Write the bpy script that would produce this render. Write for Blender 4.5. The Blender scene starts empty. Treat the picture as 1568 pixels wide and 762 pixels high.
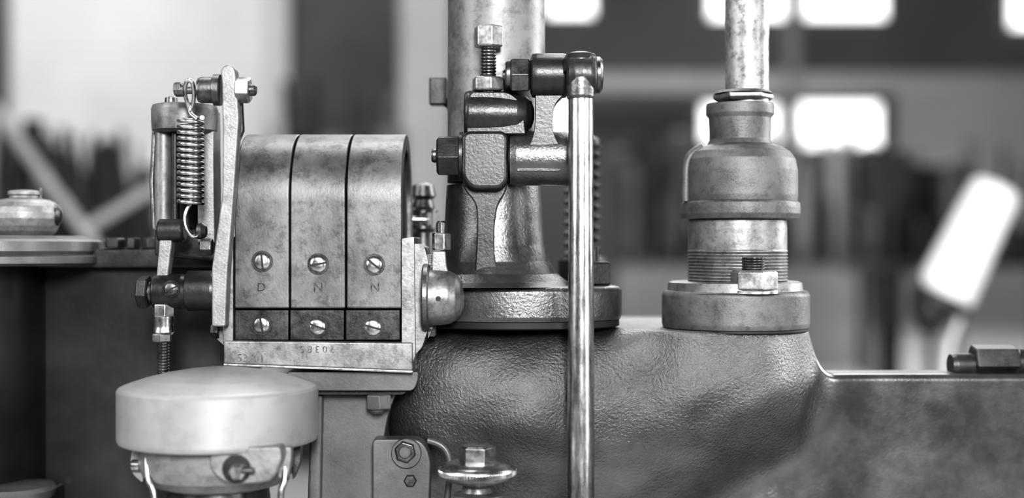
import bpy, bmesh, math, random
from mathutils import Vector, Matrix
random.seed(7)
# drawing unit = 0.5 mm ; focus plane 1 m from the lens ; lens axis 1.25 m above floor
U=0.0005; D=2000.0; CZ=1.25
def K(d): return U*(1+d/D)
def W(px,py,d=0.0):
    k=K(d); return Vector(((px-784)*k, d*U, CZ+(381-py)*k))
GROUPS={}; cur=[None]
def group(n): cur[0]=n; GROUPS.setdefault(n,[])
# ---------------------------------------------------------------- materials
def mat(name, base, metal=0.0, rough=0.5, nscale=60, namp=0.2, bump=0.0, bscale=400, coat=0.0, rvar=0.0, stretch=None, spots=0.0, attr=None, coatr=0.18):
    m=bpy.data.materials.new(name); m.use_nodes=True
    nt=m.node_tree; N=nt.nodes; L=nt.links; b=N['Principled BSDF']
    tc=N.new('ShaderNodeTexCoord'); src=tc.outputs['Object']
    if stretch:
        mp=N.new('ShaderNodeMapping'); mp.inputs['Scale'].default_value=stretch
        L.new(src,mp.inputs['Vector']); src=mp.outputs['Vector']
    n=N.new('ShaderNodeTexNoise'); n.inputs['Scale'].default_value=nscale; n.inputs['Detail'].default_value=6; n.inputs['Roughness'].default_value=0.65
    L.new(src,n.inputs['Vector'])
    r=N.new('ShaderNodeValToRGB'); lo=base*(1-namp); hi=min(1,base*(1+namp))
    r.color_ramp.elements[0].position=0.34; r.color_ramp.elements[0].color=(lo,lo,lo,1)
    r.color_ramp.elements[1].position=0.66; r.color_ramp.elements[1].color=(hi,hi,hi,1)
    L.new(n.outputs['Fac'],r.inputs['Fac']); col=r.outputs['Color']
    if spots>0:
        n3=N.new('ShaderNodeTexNoise'); n3.inputs['Scale'].default_value=nscale*3.3; n3.inputs['Detail'].default_value=8; n3.inputs['Roughness'].default_value=0.75
        L.new(tc.outputs['Object'],n3.inputs['Vector'])
        r3=N.new('ShaderNodeValToRGB'); r3.color_ramp.elements[0].position=0.5; r3.color_ramp.elements[1].position=0.62
        v=1-spots
        r3.color_ramp.elements[0].color=(1,1,1,1); r3.color_ramp.elements[1].color=(v,v,v,1)
        L.new(n3.outputs['Fac'],r3.inputs['Fac'])
        mx=N.new('ShaderNodeMix'); mx.data_type='RGBA'; mx.blend_type='MULTIPLY'; mx.inputs[0].default_value=1
        L.new(col,mx.inputs[6]); L.new(r3.outputs['Color'],mx.inputs[7]); col=mx.outputs[2]
    L.new(col,b.inputs['Base Color'])
    b.inputs['Metallic'].default_value=metal
    if rvar>0:
        mr=N.new('ShaderNodeMapRange'); mr.inputs['From Min'].default_value=0.3; mr.inputs['From Max'].default_value=0.7
        mr.inputs['To Min'].default_value=max(0.05,rough-rvar); mr.inputs['To Max'].default_value=min(1,rough+rvar)
        L.new(n.outputs['Fac'],mr.inputs['Value']); L.new(mr.outputs['Result'],b.inputs['Roughness'])
    else: b.inputs['Roughness'].default_value=rough
    b.inputs['Coat Weight'].default_value=coat; b.inputs['Coat Roughness'].default_value=coatr
    if bump>0:
        n2=N.new('ShaderNodeTexNoise'); n2.inputs['Scale'].default_value=bscale; n2.inputs['Detail'].default_value=5; n2.inputs['Roughness'].default_value=0.6
        L.new(src,n2.inputs['Vector'])
        bp=N.new('ShaderNodeBump'); bp.inputs['Strength'].default_value=bump; bp.inputs['Distance'].default_value=0.002
        if attr:
            at=N.new('ShaderNodeAttribute'); at.attribute_name=attr
            mm=N.new('ShaderNodeMath'); mm.operation='MULTIPLY'; mm.inputs[1].default_value=bump
            L.new(at.outputs['Fac'],mm.inputs[0]); L.new(mm.outputs[0],bp.inputs['Strength'])
        L.new(n2.outputs['Fac'],bp.inputs['Height']); L.new(bp.outputs['Normal'],b.inputs['Normal'])
        L.new(bp.outputs['Normal'],b.inputs['Coat Normal'])
    return m
M_cast =mat('cast_iron_painted',0.12,0.75,0.31,22,0.22,0.80,440,0.9,0.07,attr='rough',coatr=.22)
M_castS=mat('cast_iron_smooth',0.12,0.4,0.47,12,0.25,0.07,420,0.1,0.05,spots=.15)
M_castH=mat('housing_iron',0.030,0.4,0.42,8,0.35,0.05,300,0.2,0.08)
M_castD=mat('cast_iron_dark',0.045,0.6,0.40,30,0.35,0.12,450,0.2,0.06,spots=.2)
M_ped  =mat('pedestal_iron',0.12,0.75,0.30,30,0.3,0.26,420,0.35,0.08)
M_pipe =mat('weathered_pipe',0.19,0.65,0.50,30,0.28,0.06,300,0.0,0.12,spots=0.3)
M_pipe2=mat('galvanised_pipe',0.27,0.7,0.46,45,0.4,0.1,300,0.0,0.12,spots=0.5)
M_fit  =mat('malleable_iron',0.13,0.5,0.52,30,0.3,0.18,600,0.0,0.08,spots=.3)
M_nip  =mat('threaded_steel',0.22,0.7,0.47,60,0.25,0.1,500,spots=.35)
M_steel=mat('bright_steel',0.50,1.0,0.30,90,0.2,0.05,700,0,0.08,spots=.3)
M_rod  =mat('rod_steel',0.50,1.0,0.28,50,0.2,0.05,400,0,0.08,stretch=(3,3,0.5),spots=.25)
M_zinc =mat('zinc_bolt',0.42,0.9,0.38,120,0.25,0.05,700,0,0.08,spots=.25)
M_dsteel=mat('dark_steel',0.13,0.85,0.36,90,0.35,0.10,500,0,0.08,spots=.2)
M_black=mat('blackened_steel',0.03,0.6,0.4,90,0.3,0.1,400)
M_mag  =mat('magnet_steel',0.125,0.65,0.43,20,0.45,0.06,600,0,0.1,spots=0.42,stretch=(1,1,.6))
M_magD =mat('pole_shoe_steel',0.055,0.75,0.40,60,0.45,0.10,500,0,0.08,spots=0.4)
M_frame=mat('magneto_frame_alloy',0.22,0.75,0.44,50,0.3,0.08,500,0,0.1,spots=0.35)
M_alum =mat('satin_aluminium',0.33,0.5,0.50,20,0.06,0.09,1300,0,0.03,spots=.10)
M_alumC=mat('cast_aluminium',0.25,0.6,0.48,60,0.2,0.18,600,0,0.06,spots=.22)
M_gap=mat('gasket_black',0.012,0.0,0.6,50,0.2)  # near-black colour, used for the shaded flange gap and magnet hollow
M_slot=mat('slot_shadow_grime',0.02,0.2,0.6,50,0.2)
M_stamp=mat('stamped_letter_grime',0.06,0.5,0.5,260,0.8,spots=.5)
M_stampF=mat('stamped_digit_worn',0.11,0.6,0.5,400,0.7)
# ---------------------------------------------------------------- mesh helpers
def finish(name,bm,m,bevel=0.0,angle=35,seg=2,smooth=True,subsurf=0):
    bmesh.ops.recalc_face_normals(bm,faces=bm.faces)
    me=bpy.data.meshes.new(name); bm.to_mesh(me); bm.free()
    ob=bpy.data.objects.new(name,me); bpy.context.collection.objects.link(ob)
    me.materials.append(m)
    if smooth:
        for p in me.polygons: p.use_smooth=True
        me.set_sharp_from_angle(angle=math.radians(angle))
    if bevel>0:
        b=ob.modifiers.new('bevel','BEVEL'); b.width=bevel*U; b.segments=seg; b.limit_method='ANGLE'; b.angle_limit=math.radians(angle)
        w=ob.modifiers.new('wn','WEIGHTED_NORMAL'); w.keep_sharp=False
    GROUPS[cur[0]].append(ob)
    return ob
def frame_axis(axis):
    a=Vector(axis).normalized()
    t=Vector((0,0,1)) if abs(a.z)<0.9 else Vector((0,1,0))
    u=a.cross(t).normalized(); v=a.cross(u).normalized()
    return a,u,v
def revolve(name,rings,axis,m,seg=64,phase=0.0,angle=32,knurl=0.0,bevel=0,cap=True,sx=1.0):
    """rings: list of (center Vector, radius metres)"""
    if seg>8 and len(rings)<60:
        out=[]
        for (c0,r0),(c1,r1) in zip(rings[:-1],rings[1:]):
            out.append((c0,r0)); L=math.hypot((c1-c0).length,r1-r0)
            if L>7*U and L<2000*U:
                e=1.6*U/L
                for t in (e,1-e): out.append((c0+(c1-c0)*t,r0+(r1-r0)*t))
        out.append(rings[-1]); rings=out
    a,u,v=frame_axis(axis); bm=bmesh.new(); R=[]
    for c,r in rings:
        ring=[]
        for i in range(seg):
            t=2*math.pi*i/seg+phase
            rr=r*(1-knurl*(i%2))
            ring.append(bm.verts.new(c+u*math.cos(t)*rr+v*math.sin(t)*rr*sx))
        R.append(ring)
    for j in range(len(R)-1):
        for i in range(seg):
            bm.faces.new((R[j][i],R[j][(i+1)%seg],R[j+1][(i+1)%seg],R[j+1][i]))
    if cap:
        bm.faces.new(R[0]); bm.faces.new(R[-1])
    return finish(name,bm,m,bevel=bevel,angle=angle)
def latheZ(name,cx,prof,d,m,**k):
    kk=K(d); return revolve(name,[(W(cx,y,d),r*kk) for r,y in prof],(0,0,-1),m,**k)
def latheX(name,cy,prof,d,m,**k):
    kk=K(d); return revolve(name,[(W(x,cy,d),r*kk) for r,x in prof],(1,0,0),m,**k)
def latheY(name,cx,cy,prof,d,m,**k):
    kk=K(d); c=W(cx,cy,d); return revolve(name,[(c+Vector((0,dy*U,0)),r*kk) for r,dy in prof],(0,1,0),m,**k)
def hexZ(name,cx,y0,y1,r,d,m,phase=0.2):
    return latheZ(name,cx,[(r*.86,y0),(r,y0+r*.1),(r,y1-r*.1),(r*.86,y1)],d,m,seg=6,phase=phase,bevel=1.2,angle=20)
def hexX(name,cy,x0,x1,r,d,m,phase=0.3):
    return latheX(name,cy,[(r*.86,x0),(r,x0+r*.1),(r,x1-r*.1),(r*.86,x1)],d,m,seg=6,phase=phase,bevel=1.2,angle=20)
def hexY(name,cx,cy,r,d,t,m,phase=0.0):
    return latheY(name,cx,cy,[(r*.86,0),(r,r*.12),(r,t)],d,m,seg=6,phase=phase,bevel=1.2,angle=20)
def thread(y0,y1,r,p=4,dep=2.0):
    out=[];y=y0;n=max(1,int(round((y1-y0)/p)));p=(y1-y0)/n
    for i in range(n): out+= [(r,y0+i*p),(r,y0+i*p+p*.25),(r-dep,y0+i*p+p*.6)]
    out.append((r,y1)); return out
def fillet(pts,r,n=6):
    out=[];N=len(pts)
    for i in range(N):
        p=Vector(pts[i][:2]); a=Vector(pts[i-1][:2]); b=Vector(pts[(i+1)%N][:2])
        rr=pts[i][2] if len(pts[i])>2 else r
        if rr<=0: out.append((p.x,p.y)); continue
        da=(a-p); db=(b-p); l=min(rr,da.length*.48,db.length*.48)
        s=p+da.normalized()*l; e=p+db.normalized()*l
        for j in range(n+1):
            t=j/n; q=s*(1-t)**2+p*2*t*(1-t)+e*t*t; out.append((q.x,q.y))
    return out
def prism(name,pts,d,t,m,r=0,bevel=2.0,angle=30,seg=2):
    if r>0 or any(len(p)>2 for p in pts): pts=fillet(pts,r)
    bm=bmesh.new(); f=[bm.verts.new(W(p[0],p[1],d)) for p in pts]
    b=[bm.verts.new(W(p[0],p[1],d)+Vector((0,t*U,0))) for p in pts]
    bm.faces.new(f); bm.faces.new(b[::-1]); n=len(pts)
    for i in range(n): bm.faces.new((f[i],f[(i+1)%n],b[(i+1)%n],b[i]))
    return finish(name,bm,m,bevel=bevel,angle=angle,seg=seg)
def box(name,x0,y0,x1,y1,d,t,m,bevel=2.0):
    return prism(name,[(x0,y0),(x1,y0),(x1,y1),(x0,y1)],d,t,m,bevel=bevel)
def prismX(name,prof,x0,x1,dref,m,bevel=1.5,angle=30,closed=True):
    """prof: (depth,y) outline, extruded along x (both measured at dref)"""
    k=K(dref); bm=bmesh.new()
    def P(x,dd,y): return Vector(((x-784)*k,dd*U,CZ+(381-y)*k))
    a=[bm.verts.new(P(x0,*p)) for p in prof]; b=[bm.verts.new(P(x1,*p)) for p in prof]; n=len(prof)
    bm.faces.new(a); bm.faces.new(b[::-1])
    for i in range(n): bm.faces.new((a[i],a[(i+1)%n],b[(i+1)%n],b[i]))
    return finish(name,bm,m,bevel=bevel,angle=angle)
def tube(name,pts,r,m,res=8,smooth=False,raw=False):
    cu=bpy.data.curves.new(name,'CURVE'); cu.dimensions='3D'; cu.bevel_resolution=6; cu.use_fill_caps=True
    P=[p if raw else W(*p) for p in pts]
    sp=cu.splines.new('NURBS' if smooth else 'POLY'); sp.points.add(len(P)-1)
    for q,p in zip(sp.points,P): q.co=(p.x,p.y,p.z,1)
    if smooth: sp.use_endpoint_u=True; sp.order_u=3; sp.resolution_u=res
    cu.bevel_depth=r*U*(1.0 if raw else (1+pts[0][2]/D)); cu.materials.append(m)
    tmp=bpy.data.objects.new(name,cu); bpy.context.collection.objects.link(tmp)
    dg=bpy.context.evaluated_depsgraph_get(); me=bpy.data.meshes.new_from_object(tmp.evaluated_get(dg))
    bpy.data.objects.remove(tmp)
    ob=bpy.data.objects.new(name,me); bpy.context.collection.objects.link(ob)
    for p in me.polygons: p.use_smooth=True
    if not me.materials: me.materials.append(m)
    GROUPS[cur[0]].append(ob); return ob
def coil(name,cx0,y0,cx1,y1,R,r,turns,d,m,n=22):
    k=K(d); P=[]
    N=int(turns*n)
    for i in range(N+1):
        t=i/N; a=2*math.pi*turns*t
        c=W(cx0+(cx1-cx0)*t,y0+(y1-y0)*t,d)
        P.append(c+Vector((math.cos(a)*R*k,math.sin(a)*R*k,0)))
    return tube(name,P,r*(1+d/D),m,raw=True)
def screw(name,cx,cy,r,d,ang,m=None):
    m=m or M_steel
    latheY(name+'_head',cx,cy,[(r*.35,-r*.30),(r*.7,-r*.24),(r*.93,-r*.10),(r,0),(r,4)],d,m,seg=40,angle=60)
    a=math.radians(ang); dx,dy=math.cos(a),-math.sin(a); w=r*.11; L=r*.93
    pts=[(cx+dx*L-dy*w,cy+dy*L+dx*w),(cx-dx*L-dy*w,cy-dy*L+dx*w),(cx-dx*L+dy*w,cy-dy*L-dx*w),(cx+dx*L+dy*w,cy+dy*L-dx*w)]
    prism(name+'_slot',pts,d-r*.34,r*.4,M_slot,bevel=0)
    latheY(name+'_recess',cx,cy,[(r*1.2,-.6),(r*1.22,1)],d,M_magD,seg=40)
def text(name,s,cx,cy,size,d,m,rot=0):
    cu=bpy.data.curves.new(name,'FONT'); cu.body=s; cu.size=size*K(d); cu.extrude=0.6*U; cu.align_x='CENTER'; cu.align_y='CENTER'
    cu.materials.append(m); tmp=bpy.data.objects.new(name,cu); bpy.context.collection.objects.link(tmp)
    dg=bpy.context.evaluated_depsgraph_get(); me=bpy.data.meshes.new_from_object(tmp.evaluated_get(dg)); bpy.data.objects.remove(tmp)
    me.transform(Matrix.Translation(W(cx,cy,d))@Matrix.Rotation(math.radians(rot),4,'Y')@Matrix.Rotation(math.pi/2,4,'X'))
    ob=bpy.data.objects.new(name,me); bpy.context.collection.objects.link(ob)
    if not me.materials: me.materials.append(m)
    GROUPS[cur[0]].append(ob)
def sst(a,b,x):
    t=max(0,min(1,(x-a)/(b-a))); return t*t*(3-2*t)
# ================================================================ ENGINE CASTING
group('engine_casting')
BB=140
def top(x):
    if x<1240: return 503
    if x<1292:
        t=(x-1240)/52; return 503+74*(1-(1-t)**2.3)
    return 577
def hx(x):
    R=118.0
    if x>1232: return 51.4*math.exp(-(x-1232)/27)
    if x>1126:
        q=(x-1126)/R; return R*math.sqrt(max(0,1-q*q))
    if x<735:
        q=(735-x)/145; return R*math.sqrt(max(0,1-q*q)) if q<1 else 0
    return R
def fall(x,y):
    b=930-190*sst(900,1240,x)
    return 1-sst(572,b,y)
def dep(x,y):
    f=fall(x,y)
    bulge=34*math.exp(-((x-815)/90)**2)*math.exp(-((y-615)/95)**2)
    dip=24*math.exp(-((x-985)/45)**2)*math.exp(-((y-520)/70)**2)
    rr=10*math.exp(-((x-1040)/40)**2)*math.exp(-((y-585)/40)**2)
    dd=BB-hx(x)*f-bulge-rr+dip
    dd+=2.4*math.sin(x/23+math.sin(y/31)*1.7)*math.sin(y/19+x/67)*f*(1-sst(1150,1230,x))
    R=74*(1-sst(930,1020,x))+11
    t=y-top(x)
    if t<R: dd+= (R-math.sqrt(max(0,R*R-(R-t)**2)))
    return dd
bm=bmesh.new(); k=K(95)
xs=[594+i*7 for i in range(90)]+[1224+i*3 for i in range(26)]+[1302+i*14 for i in range(35)]
vs=[(i/80)**1.7 for i in range(81)]
G=[]; RO=[]
for x in xs:
    col=[]; t0=top(x)
    def P(dd,y,ro=.2):
        RO.append(ro); return bm.verts.new(Vector(((x-784)*k,dd*U,CZ+(381-y)*k)))
    B=480-265*sst(1236,1262,x)
    col.append(P(B,900)); col.append(P(B,t0))
    d0=dep(x,t0)
    col.append(P((d0+20+B)/2,t0,.8)); col.append(P(min(d0+20,B-5),t0,1))
    for v in vs:
        y=t0+v*(900-t0); ro=max(.12,(1-sst(620,760,y))*(1-sst(1215,1290,x)))
        if x<1200: ro=max(ro,.25)
        col.append(P(dep(x,y),y,ro))
    G.append(col)
for i in range(len(G)-1):
    for j in range(len(G[0])-1):
        bm.faces.new((G[i][j],G[i+1][j],G[i+1][j+1],G[i][j+1]))
bm.faces.new(G[0]); bm.faces.new(G[-1]); 
bm.faces.new([g[0] for g in G]+[g[-1] for g in G][::-1])
ob=finish('casting_body',bm,M_cast,angle=60)
at=ob.data.attributes.new('rough','FLOAT','POINT')
at.data.foreach_set('value',RO)
box('casting_foot',600,895,1760,1000,40,380,M_castD,6)
group('engine_stand')
for i,(a,b) in enumerate([(-160,40),(640,740),(1600,1700)]):
    box('leg_%d'%i,a,1085,b,2808,66,410,M_castD,6)
box('rail',-200,1012,1760,1090,60,420,M_castD,6)
# ================================================================ LEFT CRANKCASE
group('crankcase')
box('housing',-260,404,360,940,235,240,M_castH,8)
latheZ('barrel',-78,[(150,404),(150,940)],240,M_castH,seg=96)
prism('deck_plate',[(-260,384),(240,380),(352,392),(352,410),(-260,410)],205,320,M_castD,bevel=4)
latheZ('cover_flange',-5,[(150,366),(157,370),(158,384),(154,389),(160,392),(160,402),(152,406)],225,M_castS,seg=96)
latheZ('cover_top',-5,[(20,360),(120,361),(148,367)],225,M_castS,seg=96)
for i,(x,r) in enumerate([(176,16),(205,11),(229,11)]):
    hexZ('deck_nut_%d'%i,x,364,380,r,215,M_castD,phase=.3*i)
latheZ('lower_ring',20,[(60,760),(64,748),(60,742),(30,738)],150,M_castS)
box('lower_ring_foot',-30,752,70,900,140,90,M_castH,6)
group('oil_filler_cup')
latheZ('cup_bowl',38,[(34,363),(40,360),(46,354),(50,346),(53,335),(53,326),(50,317),(44,310),(36,306),(26,304),(23,303),(22,300),(25,298),(25,294),(22,292),(10,290.5)],200,M_alumC,seg=64,angle=50)
latheX('cup_spout',330,[(20,60),(20,78),(15,90),(8,94)],200,M_castD)
tube('cup_pin',[(62,304,200),(62,288,200)],2.2,M_dsteel)
box('cup_side_bolt',-4,338,8,360,180,14,M_dsteel)
# ================================================================ VERTICAL PIPE + ROCKER PEDESTAL
group('exhaust_pipe')
latheZ('pipe_wall',760,[(75,280),(74.5,60),(74,-260)],130,M_pipe,seg=96)
group('rocker_pedestal')
latheZ('cone',756,[(72,284),(73,300),(75,340),(79,375),(86,400),(97,418),(112,430),(130,437)],130,M_ped,seg=96,angle=60)
def oval(name,cx,y0,y1,rx,ry,d,m,bev=5):
    k=K(d); bm=bmesh.new(); n=96
    rings=[(1-.1,y0),(1-.03,y0+2),(1,y0+8),(1,y0+9.5),(1,y1-7.5),(1,y1-6),(.985,y1)]
    if y1-y0<14: rings=[(.97,y0),(1,y0+2),(1,y1-2),(.97,y1)]
    RR=[]
    for s,y in rings:
        c=W(cx,y,d); RR.append([bm.verts.new(c+Vector((math.cos(2*math.pi*i/n)*rx*s*k,math.sin(2*math.pi*i/n)*ry*s*k,0))) for i in range(n)])
    for j in range(len(RR)-1):
        for i in range(n): bm.faces.new((RR[j][i],RR[j][(i+1)%n],RR[j+1][(i+1)%n],RR[j+1][i]))
    bm.faces.new(RR[0]); bm.faces.new(RR[-1]); return finish(name,bm,m,angle=50)
oval('flange',796,436,487,156,112,130,M_ped)
oval('gasket',796,486,499,152,108,130,M_gap)  # black band stands in for the shaded gap beneath the flange
prism('front_rib',[(708,268,0),(776,268,0),(776,292,14),(762,312,20),(757,345,10),(757,395,20),(766,430,24),(792,452,8),(796,470,4),(706,470,4),(710,448,14),(727,425,24),(731,345,10),(729,310,20),(710,290,14)],34,70,M_castD,bevel=9,seg=4)
prism('side_gusset',[(752,292,0),(806,292,0),(816,380,40),(834,430,30),(866,454,6),(752,454,0)],84,40,M_ped,bevel=14,seg=4)
prism('pivot_boss',[(706,207,10),(716,200,8),(770,200,8),(778,207,6),(778,278,10),(766,290,10),(722,290,10),(706,272,14)],8,84,M_castD,bevel=8,seg=4)
prism('boss_bridge',[(712,215),(774,215),(770,300),(716,300)],70,60,M_castD,bevel=5)
hexX('pivot_bolt_head',238,669,706,33,45,M_castD,phase=.15)
latheX('pivot_washer',238,[(30,702),(36,704),(36,709)],45,M_castD)
latheX('pivot_end_stud',238,[(9,661),(11,664),(11,672)],45,M_dsteel)
latheZ('base_nut_stud',905,[(11,378),(12,382),(12,410)],130,M_castD)
hexZ('base_nut',905,400,437,33,130,M_castD,phase=.5)
# ================================================================ ROCKER ARM
group('rocker_arm')
latheX('pivot_hub',242,[(34,778),(40,781),(42,790),(42,835),(43,868),(40,880),(30,884)],45,M_ped,seg=72,angle=50)
prism('upright_arm',[(820,122,0),(866,122,0),(866,142,8),(849,158,20),(845,192,16),(850,212,16),(868,240,20),(858,262,4),(790,262,4),(806,235,20),(818,205,24),(820,180,20)],6,50,M_castD,bevel=13,seg=6)
latheX('upper_eye',116,[(26,812),(33,815),(34,821),(34,862),(33,867),(28,869)],18,M_castD,seg=64,angle=50)
hexX('upper_nut',115,781,812,28,18,M_dsteel,phase=.1)
latheX('upper_washer',115,[(19,774),(21,776),(21,783)],18,M_dsteel)
latheX('upper_stud',115,[(6,770),(8,773),(8,782)],18,M_dsteel)
latheX('far_rocker_end',175,[(30,711),(34,713),(36,718),(36,745),(35,770),(33,792),(28,806),(20,814),(8,818)],42,M_castD,seg=64,angle=80)
prism('far_rocker_web',[(716,150,6),(722,140,6),(780,140,16),(800,158,14),(806,206,4),(714,206,4)],14,60,M_castD,bevel=10,seg=5)
group('tappet_adjusting_bolt')
hexZ('bolt_head',748,40,73,23,28,M_zinc,phase=.26)
latheZ('bolt_thread',748,[(9,70)]+thread(73,119,12,5,2.2)+[(12,143)],28,M_dsteel,seg=32,angle=20)
hexZ('lock_nut',747,118,140,25,28,M_zinc,phase=.3)
# ================================================================ PUSH ROD
group('push_rod')
latheZ('rod',889.5,[(18.6,118),(18.8,150),(19.5,400),(20.6,650),(21,985)],-34,M_rod,seg=64)
latheZ('rod_end_neck',889,[(21,120),(21.5,136),(21,148),(19,152)],-34,M_ped,seg=64)
latheX('rod_eye',116,[(24,867),(31,870),(34,878),(35,892),(34,905),(30,911),(22,914)],-20,M_castD,seg=64,angle=60)
latheX('eye_pin_head',115,[(27,908),(28,912),(28,918),(24,922),(10,924)],-14,M_dsteel,seg=48)
latheZ('eye_crown',889,[(12,80),(22,83),(27,92),(26,110)],-20,M_castD,seg=48,angle=60)
latheX('clevis_pin',116,[(16,860),(16,900)],2,M_dsteel)
# ================================================================ VALVE SPRING behind
group('valve_spring')
coil('coils',892,222,892,398,26,3.2,11,420,M_black)
latheZ('stem',892,[(9,205),(9,440)],420,M_black)
latheZ('retainer',892,[(18,209),(27,214),(27,222),(16,226)],420,M_black)
latheZ('seat',892,[(34,392),(38,398),(38,440),(36,488)],420,M_castD)
group('priming_cup_fitting')
latheZ('body',648,[(6,280),(16,284),(20,300),(14,306),(18,318),(22,322),(22,350),(16,356),(16,500)],300,M_dsteel,seg=40)
hexZ('hex_collar',648,324,348,25,300,M_dsteel)
latheX('side_pin',336,[(5,624),(6,628),(6,656)],280,M_steel)
box('dark_lever',657,118,684,160,230,30,M_black,3)
tube('lever_arm',[(672,150,240),(690,160,240),(700,200,200)],8,M_black)
# ================================================================ RIGHT PIPE FITTING
group('pipe_reducer_fitting')
d=130; cx=1133
latheZ('reducer_bell',cx,[(40,160),(50,160),(51,164),(51,176),(47,181),(46,205),(46,214),(50,222),(64,226),(76,233),(84,245),(87,262),(87,300),(86,308),(90,311),(91,318),(91,328),(88,335),(70,337)],d,M_fit,seg=96,angle=50)
for a,b in ((14,0),(-75,1),(160,2)):
    ang=math.radians(a)
    def RP(r,y): return (cx+math.sin(ang)*r,y,d-math.cos(ang)*r)
    tube('bell_rib_%d'%b,[RP(86,308),RP(86,262),RP(83,244),RP(72,231),RP(60,226)],7,M_fit,smooth=True)
latheZ('nipple',cx-4,[(72,335),(74,338),(75,350),(75,382)]+thread(384,432,76,4.6,2.2),d,M_nip,seg=96,angle=24)
latheZ('base_collar',cx-8,[(96,430),(101,432),(103,446),(106,447)],d,M_nip,seg=96)
oval('base_block',1126,443,500,112,106,d,M_fit)
oval('base_gasket',1127,499,506,110,104,d,M_gap)  # thin black band along the bottom edge of the base
hexZ('lock_ring',1138,141,156,46,d,M_nip,phase=.1)
latheZ('lock_ring_face',1138,[(34,139),(41,140),(44,144)],d,M_nip)
group('flange_stud_bolt')
hexZ('hex_nut',1154,413,445,37,45,M_zinc,phase=.32)
latheZ('stud',1154,thread(394,414,17,4,2)+[(17,430)],45,M_dsteel,seg=32,angle=20)
latheZ('washer',1154,[(36,444),(37,445),(37,449)],45,M_zinc)
group('vertical_conduit_pipe')
latheZ('pipe',1144,[(33,158),(33,137),(33,60),(33.5,56),(33.5,-200)],d,M_pipe2,seg=64)
group('hex_pipe_plug')
hexX('plug_hex',553,1488,1556,27,185,M_castD,phase=.2)
latheX('plug_shank',559,[(17,1455),(19,1462),(19,1500)],185,M_castD)
latheX('plug_collar',556,[(20,1545),(24,1550),(24,1600),(16,1640)],185,M_castD)
# ================================================================ MAGNETO
group('magneto')
def horseshoe(name,x0,x1):
    R=112;t=26;yb=472; yc=306; prof=[]
    prof.append((0,yb)); prof.append((0,yb-3)); prof.append((0,yc+4))
    n=40
    for i in range(n+1):
        a=math.pi*i/n; prof.append((R-R*math.cos(a), yc-R*.98*math.sin(a)))
    prof.append((2*R,yb)); prof.append((2*R-t,yb))
    for i in range(n+1):
        a=math.pi-math.pi*i/n; prof.append((R-(R-t)*math.cos(a), yc-(R-t)*.98*math.sin(a)))
    prof.append((t,yb))
    return prismX(name,prof,x0,x1,0,M_mag,bevel=2.2,angle=40)
horseshoe('magnet_1',359,442.5); horseshoe('magnet_2',445,528.5); horseshoe('magnet_3',531,615)
prismX('magnet_core',[(26,470),(26,330),(60,260),(112,225),(164,260),(198,330),(198,470)],366,608,0,M_gap,bevel=0)  # black filler gives the shade of the hollow inside the horseshoes
for i,(a,b) in enumerate([(359,442),(444,527),(529,613)]):
    box('pole_shoe_%d'%(i+1),a,474,b,521,2,200,M_magD,2)
for i,(x,y,an) in enumerate([(401,400,95),(487,404,10),(573,405,-38)]): screw('magnet_screw_%d'%i,x,y,13.5,-1,an)
for i,(x,y,an) in enumerate([(400,497,100),(486,500,-20),(571,501,-15)]): screw('shoe_screw_%d'%i,x,y,13.5,1,an)
text('stamp_n_mid','N',487,440,20,-.2,M_stamp); text('stamp_n_right','N',574,440,20,-.2,M_stamp); text('stamp_s','D',400,440,18,-.2,M_stamp)
prism('frame_rail',[(356,521),(614,524),(632,524),(632,568),(342,557),(342,521)],-6,140,M_frame,bevel=3)
prism('frame_rail_lip',[(342,556),(632,567),(632,571),(342,560)],-9,140,M_steel,bevel=1)
text('stamp_serial','53701',384,549,17,-5.8,M_stampF,2); text('stamp_number','2 0 3 8 5',486,534,15,-5.8,M_stampF,180)
prism('frame_left',[(343,362),(357,362),(357,524),(341,524)],-4,220,M_frame,bevel=2)
prism('frame_left_ear',[(331,400,4),(344,386,4),(344,530,4),(331,518,4)],10,180,M_frame,bevel=3)
prism('frame_right',[(615,365,3),(634,362,3),(636,545,3),(630,560,3),(615,528,3)],-3,140,M_frame,bevel=2)
prism('frame_right_back',[(634,372,3),(650,378,3),(656,400,4),(657,500,6),(646,532,4),(634,545,3)],10,115,M_frame,bevel=3)
prism('frame_right_plate',[(654,388,3),(662,392,3),(664,500,6),(655,520,4)],20,80,M_dsteel,bevel=2)
latheX('bearing_dome',455,[(43,650),(43,664),(42.5,676),(41,688),(36,698),(28,705),(16,709.5),(4,711)],12,M_frame,seg=72,angle=70)
latheY('dome_oil_hole',671,457,[(4,0),(4,6)],-31.5,M_slot,seg=24)
latheX('bearing_flange',455,[(50,648),(52,650),(52,656),(50,658)],14,M_dsteel)
prism('oil_pipe_neck',[(662,384,3),(682,384,3),(684,410,8),(690,424,6),(660,424,4)],2,18,M_alumC,bevel=5,seg=3)
hexZ('oiler_hex',676,356,383,15,10,M_steel,phase=.2)
latheZ('oiler_tip',676,[(5,338),(8,341),(8,356)],10,M_dsteel,seg=32)
latheX('rail_bolt_right',505,[(10,655),(11,658),(11,666),(8,668)],30,M_dsteel,seg=6)
latheX('rail_screw_right',410,[(7,660),(8,664),(5,668)],10,M_steel)
hexX('frame_bolt_left',505,324,336,13,10,M_castD)
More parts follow.
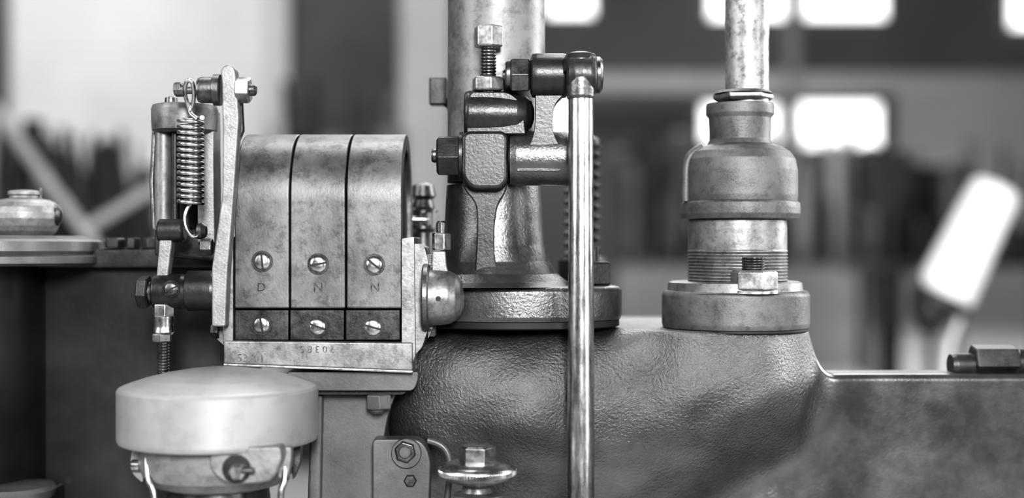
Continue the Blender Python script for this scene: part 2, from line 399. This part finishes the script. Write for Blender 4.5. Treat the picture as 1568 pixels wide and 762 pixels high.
# ================================================================ MAGNETO BRACKET
group('magneto_bracket')
prism('bracket_table',[(440,569),(640,569,2),(640,580,4),(634,598,8),(440,598)],10,130,M_castS,bevel=4)
prism('bracket_step',[(450,598),(626,596,4),(618,604,4),(450,604)],24,110,M_castD,bevel=2)
prism('bracket_web',[(482,603,0),(606,603,4),(596,628,24),(589,660,20),(583,720,10),(580,900,0),(480,900,0),(480,700,0),(482,640,0)],60,76,M_castS,bevel=8,seg=3)
prism('bracket_rib_left',[(476,603),(494,603),(488,900),(466,900)],42,90,M_castS,bevel=5)
hexZ('bracket_bolt',580,602,626,21,34,M_castS,phase=.4)
latheZ('bracket_bolt_end',578,[(12,624),(12,628),(8,632)],34,M_castS)
group('bolted_cover_plate')
prism('plate',[(570,672,8),(645,672,22),(660,700,20),(657,780,4),(570,780,4)],14,40,M_castS,bevel=5,seg=3)
latheY('washer',622,694,[(22,0),(23,2),(23,10)],6,M_castS,seg=48)
hexY('hex_bolt',620,692,17,-4,14,M_dsteel,phase=.3)
latheY('bolt_tip',620,692,[(8,-2),(10,0),(10,6)],-5,M_castS)
latheY('lower_bolt',628,736,[(8,0),(10,2),(10,14)],6,M_dsteel,seg=6)
tube('edge_pipe',[(655,674,12),(676,678,10),(690,700,8),(688,740,8),(680,800,8)],5,M_castS,smooth=True)
# ================================================================ LEFT TRIP LINKAGE
group('trip_lever_linkage')
prism('tall_bar',[(338,104,8),(349,97,8),(360,104,8),(366,180,4),(358,300,6),(348,420,6),(345,500,4),(324,500,4),(324,410,4),(340,300,4),(341,200,4)],-34,26,M_alumC,bevel=3,seg=3)
prism('bar_side',[(356,130),(370,140),(373,200),(356,240)],-14,12,M_castD,bevel=3)
latheX('top_stud',138,[(8,268),(10,270),(10,282),(6,284),(6,302),(18,304),(20,308),(20,326),(24,328),(24,338)],-22,M_dsteel,seg=40)
hexX('top_nut',138,362,384,21,-22,M_steel,phase=.35)
latheX('top_nut_stud',138,[(9,382),(9,390),(6,393)],-22,M_dsteel)
hexX('stud_end_nut',136,267,279,11,-22,M_dsteel)
coil('tension_spring',292,180,292,312,17.5,3.4,15,0,M_steel)
tube('spring_top_hook',[(303,182,-18),(292,176,-12),(290,168,-8),(297,158,-10),(297,132,-32),(291,121,-38),(284,126,-36),(283,146,-20),(288,160,-6),(291,176,0)],3.2,M_steel,smooth=True)
tube('spring_lower_hook',[(292,312,0),(284,322,0),(283,340,-6),(290,360,-10),(302,364,-6),(306,354,0)],3.2,M_steel,smooth=True)
latheZ('dashpot_cap',283,[(40,160),(48,162),(50,168),(50,182),(49,200),(42,204)],90,M_pipe,seg=64)
latheZ('dashpot_post_left',251,[(14,200),(14,352)],84,M_pipe,seg=48)
latheZ('dashpot_post_inner',268,[(6,200),(6,345)],70,M_black,seg=32)
prism('dashpot_plate',[(302,166),(327,166),(329,372),(302,372)],80,50,M_alumC,bevel=3)
latheZ('dashpot_core',286,[(24,200),(24,350)],110,M_black,seg=48)
prism('dashpot_base',[(236,340),(330,340),(330,400),(236,392)],95,80,M_castD,bevel=5)
latheZ('dashpot_screw',262,[(4,148),(9,150),(10,160)],80,M_dsteel,seg=24)
tube('dashpot_side_tube',[(237,200,100),(233,280,100),(236,350,100)],4,M_dsteel)
latheX('upper_lever_hub',353,[(15,243),(18,246),(18,280),(15,284)],14,M_castD,seg=40)
prism('lower_lever',[(243,345,6),(264,340,6),(263,375,6),(257,420,6),(262,470,6),(238,470,6),(239,420,6),(243,375,6)],4,24,M_alumC,bevel=4,seg=3)
latheX('hub_nut_ball',354,[(6,300),(12,303),(13,310),(8,316)],6,M_dsteel,seg=32)
hexX('shaft_end_hex',447,212,230,26,14,M_castD,phase=.2)
latheX('shaft_washer',447,[(17,229),(17,236)],14,M_dsteel)
latheX('lever_hub',446,[(22,235),(26,238),(27,250),(27,280),(24,287)],14,M_castD,seg=48,angle=50)
latheX('main_shaft_boss',445,[(27,286),(31,289),(31,328),(29,334)],20,M_castD,seg=56)
screw('hub_screw',262,442,11,-16,25,M_dsteel)
hexZ('rod_end_top',251,464,486,17,8,M_steel,phase=.2)
latheZ('rod_end',251,[(16,484),(15,500),(16,508),(13,512)],8,M_steel,seg=40)
hexZ('rod_lock_nut',248,509,524,16,8,M_dsteel,phase=.4)
latheZ('rod_thread',250,thread(524,573,9.5,4.5,1.8),8,M_dsteel,seg=28,angle=20)
hexX('bar_lower_bolt',378,308,326,14,-20,M_dsteel)
# ================================================================ TIMER / DISTRIBUTOR POT
group('timer_cap')
DT=-60
latheZ('cap_lid',335,[(2,561),(20,561.5),(50,565),(80,570),(110,577),(132,584),(144,588.5),(148.5,591),(151,595),(151,667),(149,672),(145,674)],DT,M_alum,seg=128,angle=28)
latheZ('pot_body',335,[(120,672),(120,690),(119,708),(112,724),(96,738),(76,744),(60,746)],DT,M_alumC,seg=96,angle=60)
latheZ('pot_throat',335,[(75,740),(78,760),(80,900)],DT,M_castD,seg=64)
prism('front_lug',[(322,684,4),(428,684,4),(432,700,10),(418,738,18),(346,742,22),(318,716,20)],DT-130,70,M_alumC,bevel=9,seg=4)
latheY('lug_recess',362,718,[(22,0),(22,3)],DT-131.5,M_castD,seg=48)
latheY('lug_screw',364,722,[(9,-8),(13,-5),(14,2),(14,12)],DT-134,M_steel,seg=6)
latheX('lug_pin',720,[(4,370),(5,372),(5,388),(3,390)],DT-140,M_dsteel,seg=24)
prism('clip_right',[(432,684,3),(446,684,3),(446,700,4),(440,740,6),(424,730,4)],DT-90,20,M_alumC,bevel=3)
prism('clip_far_right',[(449,680,3),(460,680,3),(459,708,5),(448,736,5),(446,700,4)],DT-20,24,M_dsteel,bevel=3)
prism('clip_left',[(204,680,3),(219,680,3),(219,740,6),(203,726,6),(199,706,6)],DT-30,30,M_alumC,bevel=4)
latheX('clip_left_screw',712,[(6,200),(9,203),(9,214)],DT-40,M_steel)
tube('wire_leg_left',[(226,690,DT-70),(224,735,DT-80),(238,750,DT-85),(236,800,DT-85)],5,M_steel,smooth=True)
tube('wire_leg_right',[(436,690,DT-80),(438,735,DT-90),(428,750,DT-95),(430,800,DT-95)],5,M_steel,smooth=True)
# ================================================================ KNURLED GREASE CUP
group('knurled_grease_cup')
hexZ('top_hex',731,681,708,29,-60,M_steel,phase=.12)
latheZ('knurled_rim',731,[(28,704),(30,705),(44,707),(54,711),(59,715),(60,719)],-60,M_steel,seg=96,angle=50)
latheZ('knurl_band',731,[(60,717),(61,719),(61,724),(59,726)],-60,M_steel,seg=180,knurl=.03,angle=10)
latheZ('under_rim',731,[(59,725),(54,731),(40,737),(26,740),(22,745),(25,752),(38,756),(40,760),(40,840)],-60,M_frame,seg=96,angle=40)
tube('feed_pipe',[(731,830,-60),(731,860,-60),(731,866,0),(731,868,92)],20,M_frame)
# ================================================================ WORKSHOP SHELL
M_floor=mat('concrete_floor',0.42,0,0.55,0.6,0.25)
M_wall=mat('painted_wall',0.17,0,0.8,0.3,0.15)
M_wallL=mat('light_wall',0.30,0,0.8,0.3,0.15)
M_dark=mat('dark_wall',0.075,0,0.8,0.6,0.4)
M_light=mat('pale_paint',0.47,0,0.6,1,0.1)
M_white=mat('white_enamel',0.8,0,0.45,3,0.05)
M_door=mat('shutter_paint',0.62,0,0.5,1,0.08)
M_mid=mat('machine_grey',0.16,0.2,0.4,3,0.3)
M_mdark=mat('machine_dark',0.035,0.2,0.35,3,0.4)
def emat(name,s,c=1.0):
    m=bpy.data.materials.new(name); m.use_nodes=True; b=m.node_tree.nodes['Principled BSDF']
    b.inputs['Base Color'].default_value=(c,c,c,1); b.inputs['Emission Color'].default_value=(c,c,c,1); b.inputs['Emission Strength'].default_value=s
    return m
M_glow=emat('daylight_glass',1.8)
def mbox(name,a,b,m):
    bm=bmesh.new(); bmesh.ops.create_cube(bm,size=1)
    for v in bm.verts: v.co=Vector([a[i]+(b[i]-a[i])*(v.co[i]+.5) for i in range(3)])
    return finish(name,bm,m)
group('floor'); mbox('floor_slab',(-11,-4,-.2),(13,23.3,0),M_floor)
group('wall_back'); mbox('wall_back_face',(-11,23,0),(13,23.3,8),M_wall)
group('wall_left'); mbox('wall_left_face',(-11.3,-4,0),(-11,23.3,8),M_wallL)
group('wall_right'); mbox('wall_right_face',(13,-4,0),(13.3,23.3,8),M_wallL)
group('ceiling'); mbox('ceiling_slab',(-11,4,8),(13,23.3,8.2),M_wallL)
DB=45800
wn=0
def window(x0,y0,x1,y1,d=DB):
    global wn; wn+=1; group('window_%d'%wn)
    box('pane',x0,y0,x1,y1,d,60,M_glow,0)
    box('sill',x0-3,y1,x1+3,y1+3,d-200,260,M_mid,0)
    box('head',x0-3,y0-3,x1+3,y0,d-200,260,M_mid,0)
    box('jamb_a',x0-3,y0,x0,y1,d-120,180,M_mid,0); box('jamb_b',x1,y0,x1+3,y1,d-120,180,M_mid,0)
for a in [(838,-170,908,24),(1087,-170,1205,28),(1232,-170,1357,28),(1547,-170,1680,42),(470,-170,560,-40)]: window(*a)
window(1224,158,1348,224); window(800,150,872,208); window(1076,160,1192,218)
group('crane_rail_beam'); box('beam',836,112,1700,140,DB-2500,500,M_light,0)
for i,(a,b) in enumerate([(1205,1222),(1600,1625)]): box('beam_column_%d'%i,a,-250,b,381+CZ/K(DB-2600),DB-2600,400,M_wallL,0)
fl=381+CZ/K(DB-6000)
group('pale_partition'); box('panel',1372,140,1760,300,DB-6000,200,M_wallL,0); box('panel_lower',1372,300,1760,fl,DB-6000,200,M_wallL,0)
f17=381+CZ/K(17500)
group('wall_partition_right')
box('partition_dark',442,-600,612,f17,17500,200,M_dark,0)
box('partition_pier',612,-600,690,f17,17400,300,M_light,0); box('door_jamb',404,-600,442,f17,17400,300,M_light,0)
group('wall_partition_left'); box('partition_left_face',-400,-600,8,f17,17500,200,M_dark,0)
group('trim_1'); box('door_lintel',8,-600,404,-264,17500,200,M_dark,0)
group('roller_shutter_door')
for i in range(62):
    y=-260+i*14.8
    if y+14<f17: box('slat_%d'%i,9,y,403,y+14.2,17600+(i%2)*10,60,M_door,0)
box('backing',9,-260,403,f17,17680,30,M_light,0)
def clutter(name,x0,x1,y0,y1,d,n,base_y,mats,prof=None,panel=False):
    group(name); fl=381+CZ/K(d)
    box('table_top',x0,base_y,x1,base_y+8,d-300,900,mats[0],0)
    if panel: box('table_front',x0,base_y+8,x1,fl,d-200,60,mats[0],0)
    for i,xx in enumerate((x0+4,x1-12,(x0+x1)/2)): box('table_leg_%d'%i,xx,base_y+8,xx+8,fl,d,200,mats[1],0)
    for i in range(n):
        w=random.uniform(8,34); x=random.uniform(x0,x1-w); hh=base_y-y0
        if prof: hh*=prof((x-x0)/(x1-x0))
        h=random.uniform(.3,1)*hh; dd=d+random.uniform(-200,350); m=random.choice(mats)
        c=random.random()
        if c<.3: box('crate_%d'%i,x,base_y-h*.8,x+w,base_y,dd,120,m,0)
        elif c<.6: latheZ('drum_%d'%i,x+w/2,[(w*.3,base_y-h),(w/2,base_y-h+3),(w/2,base_y-h*.3),(w*.35,base_y)],dd,m,seg=20)
        elif c<.82:
            r=min(w,h)*.6; yy=random.uniform(base_y-h+r,base_y-r); latheY('wheel_%d'%i,x+w/2,yy,[(r*.8,0),(r,5),(r,40)],dd,m,seg=28)
        else: tube('bar_%d'%i,[(x,base_y,dd),(x+random.uniform(-50,50),base_y-h,dd)],random.uniform(2,5),m)
clutter('parts_bench',-90,240,150,360,9500,130,345,[M_mdark,M_mdark,M_mdark,M_mdark,M_mid,M_mid],prof=lambda t:1-.3*t+.0*t,panel=True)
clutter('parts_bench',440,640,110,330,13000,34,330,[M_mdark,M_mid,M_mdark],panel=True)
clutter('machine_bench',930,1330,200,395,24000,120,400,[M_mid,M_mdark,M_mid,M_light,M_wallL,M_mdark,M_mdark])
clutter('machine_bench',1330,1600,210,395,21000,60,400,[M_mdark,M_mid,M_mdark])
cur[0]='machine_bench'; box('panel_sheet',940,408,1330,381+CZ/K(25500),25500,120,M_light,0)
group('leaning_timber'); tube('pole',[(-12,160,7000),(128,352,7000),(420,760,7600)],9,M_light); tube('brace',[(128,352,7000),(240,285,7000)],8,M_light)
tube('strut',[(-12,160,7000),(-60,381+CZ/K(7600),7600)],9,M_light)
tube('strut_b',[(420,760,7600),(470,381+CZ/K(7600),7600)],9,M_light)
group('pillar_drill')
fl=381+CZ/K(8500)
latheZ('column',1362,[(16,235),(16,fl-20),(50,fl-18),(52,fl)],8500,M_mdark,seg=32)
prism('drill_head',[(1322,240,8),(1392,228,10),(1400,300,8),(1372,330,8),(1330,320,8)],8350,300,M_mdark,bevel=4)
latheZ('motor',1335,[(10,222),(22,228),(24,268),(18,274)],8700,M_mdark,seg=28)
latheZ('spindle',1338,[(10,318),(8,360),(4,392)],8400,M_mid,seg=20)
prism('work_table',[(1312,400),(1410,400),(1404,418),(1318,418)],8200,500,M_mdark,bevel=3)
prism('table_bracket',[(1345,418),(1382,418),(1380,520),(1348,500)],8400,250,M_mdark,bevel=3)
tube('feed_lever',[(1382,300,8300),(1412,350,8200),(1424,392,8200)],5,M_mdark)
group('white_flue_canister')
d=5200; k=K(d); a=W(1528,282,d); b=W(1440,462,d); ax=(b-a)
pr=[(0,20),(.02,32),(.06,38),(.5,42),(.92,45),(.97,43),(1,34)]
revolve('canister_body',[(a+ax*t,r*k) for t,r in pr],ax,M_white,seg=48,angle=50)
revolve('canister_base_ring',[(a+ax*.96,47*k),(a+ax*1.02,47*k),(a+ax*1.06,30*k)],ax,M_mdark,seg=48)
latheZ('burner',1424,[(14,420),(26,436),(30,475),(20,505),(10,512)],5200,M_mdark,seg=32)
tube('support_hose',[(1478,470,d),(1462,500,d),(1450,540,d),(1448,700,d),(1448,381+CZ/k,d)],5,M_white,smooth=True)
tube('support_leg',[(1424,505,d),(1424,381+CZ/k,d)],6,M_mdark)
# ================================================================ parent everything
for n,obs in GROUPS.items():
    if not obs: continue
    if len(obs)==1 and n in('floor','wall_back','wall_left','wall_right','ceiling','wall_partition_left','trim_1'):
        obs[0].name=n; continue
    mn=Vector((1e9,)*3); mx=-mn
    for o in obs:
        for v in o.data.vertices:
            for i in range(3):
                mn[i]=min(mn[i],v.co[i]); mx[i]=max(mx[i],v.co[i])
    c=(mn+mx)/2; e=bpy.data.objects.new(n,None); e.empty_display_size=.05; bpy.context.collection.objects.link(e)
    e.location=c
    for o in obs:
        o.parent=e; o.matrix_parent_inverse=Matrix.Translation(-c)
# ================================================================ lights
def area(name,loc,target,size,size_y,power,spread=180):
    l=bpy.data.lights.new(name,'AREA'); l.shape='RECTANGLE'; l.size=size; l.size_y=size_y; l.energy=power
    o=bpy.data.objects.new(name,l); bpy.context.collection.objects.link(o); o.location=loc
    o.rotation_euler=(Vector(target)-Vector(loc)).to_track_quat('-Z','Y').to_euler(); return o
T=(0,0,1.2)
area('skylight_right',(2.4,.9,2.1),T,.8,1.8,72)
area('window_right_front',(2.5,-1.9,1.6),T,.4,1.2,34)  # added lamp, brightens surfaces that face right
area('skylight_left',(-2.4,-1.4,2.2),T,.9,1.4,42)
area('doorway_front',(.3,-2.9,2.1),T,.35,.7,112)  # added small lamp for sparkle and the highlight on the casting hump
area('skylight_front',(-.9,-3.4,3.4),T,1.6,1.2,20)  # added soft fill from high behind the camera
area('skylight_over',(-.1,.8,3.4),T,1.2,.8,32)
area('hall_light_a',(2,12,7.8),(2,12,0),8,10,1000)
area('hall_light_b',(-5,4,6.5),(-4,9,2),5,3,370)
w=bpy.data.worlds.new('World'); bpy.context.scene.world=w; w.use_nodes=True
bg=w.node_tree.nodes['Background']; bg.inputs[0].default_value=(1,1,1,1); bg.inputs[1].default_value=.10
# ================================================================ camera
cam=bpy.data.cameras.new('camera'); co=bpy.data.objects.new('camera',cam); bpy.context.collection.objects.link(co)
co.location=(0,-1.0,CZ); co.rotation_euler=(math.pi/2,0,0)
cam.sensor_width=36; cam.lens=36*1.0/(1568*U); cam.clip_end=100; cam.clip_start=.05
cam.dof.use_dof=True; cam.dof.focus_distance=1.01; cam.dof.aperture_fstop=2.1
bpy.context.scene.camera=co
vs_=bpy.context.scene.view_settings
vs_.view_transform='Standard'
try: vs_.look='High Contrast'
except Exception as e: print(e)
